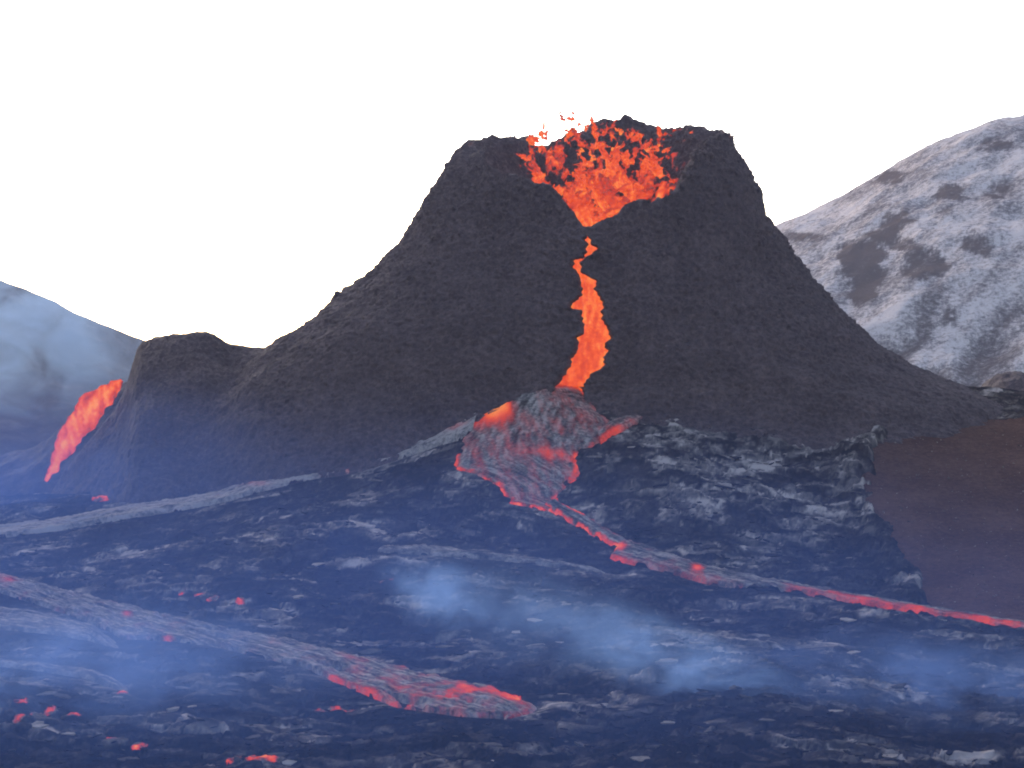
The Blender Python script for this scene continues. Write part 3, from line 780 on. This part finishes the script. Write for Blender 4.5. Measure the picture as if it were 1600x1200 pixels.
# clots flying above the crater
CLOTS = [(880,183,12,.3,'small red lava clot high above the crater, leftmost of the topmost pair'),(894,183,11,-.4,'small red lava clot high above the crater, second of the topmost pair'),
         (926,188,9,.2,'tiny lone red lava clot right of the topmost pair above the crater'),(843,205,14,1.1,'slanted dark red lava clot flying above the left part of the crater'),
         (829,218,20,.6,'arched orange lava clot leaping over the left crater rim'),(892,206,18,-.2,'red lava clot just above the central splash'),
         (914,199,9,.9,'tiny red lava clot between the central splash and right splash'),(928,205,16,.8,'hooked red lava clot beside the tall back rim'),
         (950,197,13,-1.0,'orange lava clot lifting off the tall back rim'),(787,119,2.5,.4,'tiny dark speck of lava high in the white sky, left of two'),(818,129,3,1.2,'tiny dark speck of lava high in the white sky, right of two')]
for (x, y, s, r, lab) in CLOTS:
    o = put_splash(x, y + 5, 148, s * 1.7, r, rr.choice(SPL), None, 'lava_clot')
    tag(o, lab, 'lava clot', 'lava clots thrown above the crater')

# lava pouring off the left shoulder
def lava_fall():
    path = resample([(190,594),(170,612),(150,628),(128,655),(105,688),(88,720),(72,752)], 120)
    hw = np.interp(np.linspace(0, 1, 120), [0, .12, .3, .5, .7, .85, 1], [3, 12, 21, 21, 15, 10, 3])
    m = 40
    a = np.linspace(0, 2 * math.pi, m, endpoint=False)
    Yd = 148.
    ctr = np.stack([(path[:, 0] - 800) / F * Yd, np.full(120, Yd), ZC + (600 - path[:, 1]) / F * Yd], -1)
    tang = np.gradient(ctr, axis=0); tang /= np.linalg.norm(tang, axis=1)[:, None]
    nor = np.stack([-tang[:, 2], 0 * tang[:, 0], tang[:, 0]], -1)
    w = hw / F * Yd
    P = ctr[:, None, :] + (np.cos(a)[None, :, None] * nor[:, None, :] + .45 * np.sin(a)[None, :, None] * np.array([0, 1, 0])) * w[:, None, None]
    nz = fbm3(P[..., 0] / .7, P[..., 1] / .9, P[..., 2] / .9, 4, 560)
    P = P + nz[..., None] * .5 * (np.cos(a)[None, :, None] * nor[:, None, :] + np.sin(a)[None, :, None] * np.array([0, .8, 0])) * np.minimum(1, w * 2.5)[:, None, None]
    heat = .90 + .5 * fbm3(P[..., 0] / .35, P[..., 1] / .5, P[..., 2] / .9, 4, 565) - .26 * np.abs(np.cos(a))[None, :]
    o = link_mesh('lava_fall', P, grid_quads(120, m, True), mat=M['lava'], attrs={'glow': np.clip(heat, .3, 1)})
    tag(o, 'orange lava pouring down the left end of the shoulder cone', 'lava flow')
lava_fall()
def rampart():
    nc, nr = 160, 70
    px = np.linspace(-260, 215, nc)[None, :]; t = np.linspace(0, 1.4, nr)[:, None]
    Y = 149.5 + 16 * t + 0 * px
    top = ZC + (600 - np.interp(px, [-260, -60, 0, 40, 80, 120, 160, 190, 215], [690, 700, 715, 705, 690, 650, 618, 600, 596])) / F * 165
    X = (px - 800) / F * 165 + 0 * t
    prof = np.where(t < 1, np.sin(np.minimum(t, 1) * math.pi / 2), 1 - ((t - 1) / .4) ** 2)
    Z = 1.5 + (top - 1.5) * prof + fbm2(X / 2.5, Y / 2.5, 5, 580) * .8
    tag(link_mesh('lava_rampart', np.stack([X, Y, Z], -1), grid_quads(nr, nc), mat=M['cone']), 'low dark bank of lava behind the left lava fall', 'lava bank')
rampart()

# breakouts: small glowing openings in the crust
def breakout(px, py, w, h, label, seed, heat0=.58):
    x, y = on_field(px, py); x, y = x[0], y[0]
    n = 26
    sx = w / F * y / 2; sy = max(sx * .45, h / F * y * 2.2)
    u = np.linspace(-1, 1, n)
    U, V = np.meshgrid(u, u)
    X = x + U * sx * 1.2; Y = y + V * sy * 1.2
    r = np.hypot(U, V)
    zc = field_z(X, Y)
    nz = fbm2(X / .45 + seed, Y / .7, 4, seed)
    Z = zc + .05 * np.clip(1 - r ** 2, -1, 1) + nz * .07 - .005
    heat = heat0 + .06 + nz * 1.0 - .30 * r
    o = link_mesh('lava_breakout', np.stack([X, Y, Z], -1), grid_quads(n, n), mat=M['stream'], attrs={'glow': np.clip(heat, 0, 1)})
    tag(o, label, 'lava breakout', 'glowing breakouts in the crust')
for i, (x, y, w, h, lab) in enumerate([
    (192,1080,11,11,'small upright red glow below the grey lava tongue at lower left'),
    (80,1122,24,14,'largest red glow of the cluster near the bottom left corner'),
    (35,1112,26,6,'flat red glow topping the cluster near the bottom left corner'),
    (30,1140,16,14,'red glow lowest and leftmost in the bottom left cluster'),
    (118,1126,20,7,'red glow at the right end of the bottom left cluster'),
    (55,1126,18,10,'red glow in the middle of the bottom left cluster'),
    (286,925,14,5,'leftmost of three small red glows above the broad foreground stream'),
    (313,930,16,6,'middle of three small red glows above the broad foreground stream'),
    (333,935,16,6,'rightmost of three small red glows above the broad foreground stream'),
    (376,948,13,5,'faint single red glow right of the three small glows'),
    (605,911,20,6,'single orange glow in the smoke left of the bright smoke puff'),
    (175,1150,16,5,'small red glow below the bottom left cluster'),
    (217,1164,22,6,'small red streak right of and below the bottom left cluster'),
    (522,1104,58,7,'thin red streak below the glowing front of the broad stream'),
    (402,1189,76,14,'long bright orange tongue at the bottom edge of the photo'),
    (215,777,0.1,0.1,''),
    (160,783,26,6,'orange glow in smoke at the foot of the shoulder cone')]):
    if lab: breakout(x, y, w, h, lab, 700 + i)

# ------------------------------------------------------------------ loose crust slabs
def slab_geo(rg):
    k = rg.integers(5, 9)
    a = np.sort(np.linspace(0, 2 * math.pi, k, endpoint=False) + rg.uniform(-.25, .25, k))
    r = rg.uniform(.42, 1.0, k)
    asp = rg.uniform(.5, .9)
    base = np.c_[np.cos(a) * r, np.sin(a) * r * asp]
    th = rg.uniform(.14, .30)
    bend = rg.uniform(-.25, .3)
    zb = lambda p: bend * p[:, 0] ** 2
    top = base * rg.uniform(.82, .93, k)[:, None]
    V = [np.c_[base * .92, zb(base) - th], np.c_[base, zb(base) + th * .15], np.c_[top, zb(top) + th * .5 + rg.uniform(-.04, .04, k)], np.array([[0, 0, th * .6 + rg.uniform(-.05, .1)]])]
    V = np.concatenate(V)
    T = []
    for i in range(k):
        j = (i + 1) % k
        T += [(i, j, k + j), (i, k + j, k + i), (k + i, k + j, 2 * k + j), (k + i, 2 * k + j, 2 * k + i), (2 * k + i, 2 * k + j, 3 * k)]
    return V, np.array(T)
rg = np.random.default_rng(77)
GEO = [slab_geo(rg) for _ in range(14)]
SLAB = []
for i, (V, T) in enumerate(GEO):
    o = link_mesh('crust_slab', V, tris=T, mat=M['slab'], attrs={'tone': np.full(len(V), .10 + .75 * (i / 13.) ** 1.6)}, smooth_shade=False)
    SLAB.append(o.data); bpy.data.objects.remove(o)
def slab_spots(n, seed):
    g = np.random.default_rng(seed)
    px = g.uniform(-60, 1660, n); py = 640 + 570 * g.uniform(0, 1, n) ** .85
    x, y = on_field(px, py)
    z = field_z(x, y)
    ds, db = field_masks(x, y)
    front = np.hypot(x - CX, y - CY) > cone_R(np.arctan2(y - CY, x - CX), z) + 1.2
    dens = fbm2(x / 6, y / 6, 3, 801)
    ok = (ds > .6) & (db > .6) & front & (y < 150) & (dens + g.uniform(-.5, .5, n) > -.12) & ~((px < 420) & (py < 790))
    return x[ok], y[ok], z[ok], g
def eul(rx, ry, rz):
    cx, sx, cy, sy, cz, sz = np.cos(rx), np.sin(rx), np.cos(ry), np.sin(ry), np.cos(rz), np.sin(rz)
    return np.array([[cz * cy, cz * sy * sx - sz * cx, cz * sy * cx + sz * sx], [sz * cy, sz * sy * sx + cz * cx, sz * sy * cx - cz * sx], [-sy, cy * sx, cy * cx]])
def place_slabs():
    x, y, z, g = slab_spots(900, 31)
    n = min(290, len(x))
    for i in range(n):
        o = bpy.data.objects.new('crust_slab', SLAB[int(g.integers(0, len(SLAB)))])
        COL.objects.link(o)
        s = g.uniform(.25, .8) * (.45 + y[i] / 190.)
        o.location = (x[i], y[i], z[i] + .08 * s)
        o.rotation_euler = (g.normal(.06, .10), g.normal(0, .10), g.uniform(-.9, .9))
        o.scale = (s, s * g.uniform(.6, 1), s * g.uniform(.3, .6))
        o.parent = field
    x, y, z, g = slab_spots(7000, 37)
    vs, ts, tn, off = [], [], [], 0
    for i in range(len(x)):
        V, T = GEO[int(g.integers(0, len(GEO)))]
        s = (.05 + .22 * g.random() ** 2) * (.4 + y[i] / 130.)
        R = eul(g.normal(.05, .16), g.normal(0, .16), g.uniform(-1.2, 1.2))
        vs.append((V * (s, s * g.uniform(.5, 1), s * .7)) @ R.T + (x[i], y[i], z[i] + .3 * s)); ts.append(T + off); off += len(V)
        tn.append(np.full(len(V), .04 + .5 * g.random() ** 3))
    o = link_mesh('crust_rubble', np.concatenate(vs), tris=np.concatenate(ts), mat=M['slab'], parent=field, attrs={'tone': np.concatenate(tn)}, smooth_shade=False)
    tag(o, kind='stuff')
place_slabs()

# lumps of spatter stuck to the rim and flanks of the cone
def lump_mesh(i):
    g = np.random.default_rng(900 + i)
    n, m = 6, 8
    u = np.linspace(.0, math.pi, n)[:, None]; a = np.linspace(0, 2 * math.pi, m, endpoint=False)[None, :]
    r = 1 + .22 * g.standard_normal((n, m)); r[0] = r[0].mean(); r[-1] = r[-1].mean()
    P = np.stack([np.sin(u) * np.cos(a) * r, np.sin(u) * np.sin(a) * r, .6 * np.cos(u) * r], -1)
    o = link_mesh('spatter_lump', P, grid_quads(n, m, True), mat=M['cone'])
    d = o.data; bpy.data.objects.remove(o)
    return d
LUMP = [lump_mesh(i) for i in range(6)]
def tephra_stones():
    g = np.random.default_rng(321)
    px = g.uniform(1345, 1900, 2600); py = g.uniform(650, 1000, 2600)
    x, y = on_field(px, py)
    ok = poly_sd(x, y, BROWN) < -.3
    x, y = x[ok], y[ok]
    z = H(x, y) + fbm2(x / 10, y / 10, 3, 91) * .35 + fbm2(x / 1.2, y / 1.2, 4, 92) * .09
    vs, ts, tn, off = [], [], [], 0
    for i in range(len(x)):
        V, T = GEO[int(g.integers(0, len(GEO)))]
        q = .025 + .07 * g.random() ** 3
        vs.append((V * (q, q, q * 1.5)) @ eul(*g.normal(0, .5, 2), g.uniform(0, 6.28)).T + (x[i], y[i], z[i] + .3 * q)); ts.append(T + off); off += len(V)
        tn.append(np.full(len(V), .40 + .4 * g.random()))
    tag(link_mesh('loose_stones', np.concatenate(vs), tris=np.concatenate(ts), mat=M['slab'], attrs={'tone': np.concatenate(tn)}, smooth_shade=False), 'small loose stones scattered over the brown tephra slope', kind='stuff')
tephra_stones()
def place_lumps():
    X, Y, Z, py, px = OUT
    g = np.random.default_rng(55)
    no, nt = X.shape
    cnt = 0
    while cnt < 230:
        r = int(no * (1 - abs(g.normal(0, .22)))) - 1 if g.random() < .6 else int(g.uniform(.45, 1) * no) - 1
        c = int(g.uniform(0, 860))
        if r < no * .35: continue
        if 870 < px[r, c] < 960: continue
        o = bpy.data.objects.new('spatter_lump', LUMP[int(g.integers(0, 6))])
        COL.objects.link(o)
        s = g.uniform(.10, .28)
        o.location = (X[r, c], Y[r, c], Z[r, c]); o.rotation_euler = tuple(g.uniform(0, 6.28, 3)); o.scale = (s, s, s * g.uniform(.6, 1.2))
        o.parent = cone
        cnt += 1
place_lumps()
def rim_lumps():
    X, Y, Z, py, px = OUT
    g = np.random.default_rng(58)
    d = np.degrees(np.arctan2(Y[-1] - CY, X[-1] - CX)) % 360
    cols = np.where((d > 294) & (d < 330))[0]
    for c in g.choice(cols, 46):
        o = bpy.data.objects.new('spatter_lump', LUMP[int(g.integers(0, 6))])
        COL.objects.link(o)
        q = g.uniform(.16, .36); k = g.uniform(-.2, .8)
        o.location = (X[-1, c] - k * .3, Y[-1, c] + k * .7, Z[-1, c] + g.uniform(-.25, .12)); o.rotation_euler = tuple(g.uniform(0, 6.28, 3)); o.scale = (q, q, q * g.uniform(.7, 1.3))
        o.parent = cone
rim_lumps()

# ------------------------------------------------------------------ air: thin even haze, and local smoke off the hot ground
def haze():
    x0, x1, y0, y1, z0, z1 = -950, 950, -950, 950, -3.0, 130
    co = [(x, y, z) for z in (z0, z1) for (x, y) in ((x0, y0), (x1, y0), (x1, y1), (x0, y1))]
    m = bpy.data.materials.new('thin_haze'); m.use_nodes = True
    nt = m.node_tree; nt.nodes.clear()
    v = nt.nodes.new('ShaderNodeVolumePrincipled'); out = nt.nodes.new('ShaderNodeOutputMaterial')
    v.inputs['Color'].default_value = (.72, .69, .96, 1); v.inputs['Density'].default_value = .0002
    v.inputs['Anisotropy'].default_value = .2
    nt.links.new(v.outputs[0], out.inputs['Volume'])
    o = link_mesh('haze', co, quads=[(3, 2, 1, 0), (4, 5, 6, 7), (0, 1, 5, 4), (1, 2, 6, 5), (2, 3, 7, 6), (3, 0, 4, 7)], mat=m, smooth_shade=False)
    tag(o, 'thin pale haze in the air over the whole valley', kind='stuff')
haze()
def smoke(label, ctr, rad, dens, color, scale, seed, thr=.45, soft=.3, rot=0.0, stretch=(1, 1, 1), tilt=0.0):
    """soft cloud inside an ellipsoid: density falls off to nothing at its skin"""
    n, m = 12, 20
    u = np.linspace(0, math.pi, n)[:, None]; a = np.linspace(0, 2 * math.pi, m, endpoint=False)[None, :]
    P = np.stack([np.sin(u) * np.cos(a), np.sin(u) * np.sin(a), np.cos(u) + 0 * a], -1)
    mat = bpy.data.materials.new('blue_smoke'); mat.use_nodes = True
    nt = mat.node_tree; nt.nodes.clear()
    out = nt.nodes.new('ShaderNodeOutputMaterial'); v = nt.nodes.new('ShaderNodeVolumePrincipled')
    tc = nt.nodes.new('ShaderNodeTexCoord')
    ln = nt.nodes.new('ShaderNodeVectorMath'); ln.operation = 'LENGTH'
    nt.links.new(tc.outputs['Object'], ln.inputs[0])
    fall = nt.nodes.new('ShaderNodeMapRange'); fall.interpolation_type = 'SMOOTHSTEP'
    fall.inputs['From Min'].default_value = .98; fall.inputs['From Max'].default_value = .1
    nt.links.new(ln.outputs['Value'], fall.inputs['Value'])
    mp = nt.nodes.new('ShaderNodeMapping')
    g = nt.nodes.new('ShaderNodeNewGeometry')
    mp.inputs['Location'].default_value = (seed * 3.7, seed * 1.3, seed); mp.inputs['Scale'].default_value = stretch
    nt.links.new(g.outputs['Position'], mp.inputs['Vector'])
    nz = nnoise(nt, scale, 4, .6, mp.outputs[0], .6)
    nr = nt.nodes.new('ShaderNodeMapRange'); nr.interpolation_type = 'SMOOTHSTEP'
    nr.inputs['From Min'].default_value = thr - soft / 2; nr.inputs['From Max'].default_value = thr + soft / 2
    nt.links.new(nz, nr.inputs['Value'])
    d = nmath(nt, 'MULTIPLY', nmath(nt, 'MULTIPLY', fall.outputs[0], nr.outputs[0]), dens)
    nt.links.new(d, v.inputs['Density'])
    v.inputs['Color'].default_value = (*color, 1); v.inputs['Anisotropy'].default_value = .1
    nt.links.new(v.outputs[0], out.inputs['Volume'])
    o = link_mesh('smoke', P, grid_quads(n, m, True)[:, ::-1], mat=mat)
    o.location = ctr; o.scale = rad; o.rotation_euler = (0, tilt, rot)
    tag(o, label, kind='stuff')
BL = (.12, .25, .76)
BW = (.26, .42, .88)
PB = (.36, .56, .96)
def at(px, py, Y): return world_at(px, py, Y)
smoke('thin blue smoke lying over the whole lava field', (-14, 72, 1.0), (60, 70, 12.5), .0088, BL, .10, 3, .45, .6, 0, (1, .7, 1.6))
smoke('thin blue smoke over the left foot of the shoulder cone', at(60, 790, 132), (25, 13, 11), .036, BL, .16, 9, .42, .6)
smoke('bright blue smoke plume drifting left over the foreground crust', at(1060, 1040, 72), (7.0, 4, 1.9), .24, PB, .6, 14, .52, .22, 0, (.8, 1, 1.3), .38)
smoke('thick blue smoke plume rising left of the mound of rubble', at(880, 985, 76), (8, 6, 2.8), .07, PB, .5, 15, .52, .25, 0, (.8, 1, 1.3), .3)
smoke('small pale smoke puff rising from the middle of the field', at(690, 930, 88), (3.6, 3.5, 2.0), .24, PB, .7, 21, .51, .24, 0, (1, 1, 1), .35)
smoke('uneven blue smoke wisps lying over the left foreground', at(120, 1080, 72), (12, 12, 4.2), .075, BW, .34, 33, .50, .28, 0, (1, .8, 1.6))
smoke('faint blue smoke wisps at the lower right of the field', at(1420, 1090, 74), (13, 11, 3.2), .07, BW, .40, 41, .52, .26, 0, (1, .8, 2))
smoke('pale blue smoke rising before the far left hill', at(20, 520, 178), (17, 8, 9.5), .26, (.50, .68, .98), .20, 27, .50, .28, 0, (1, 1, 1.3))
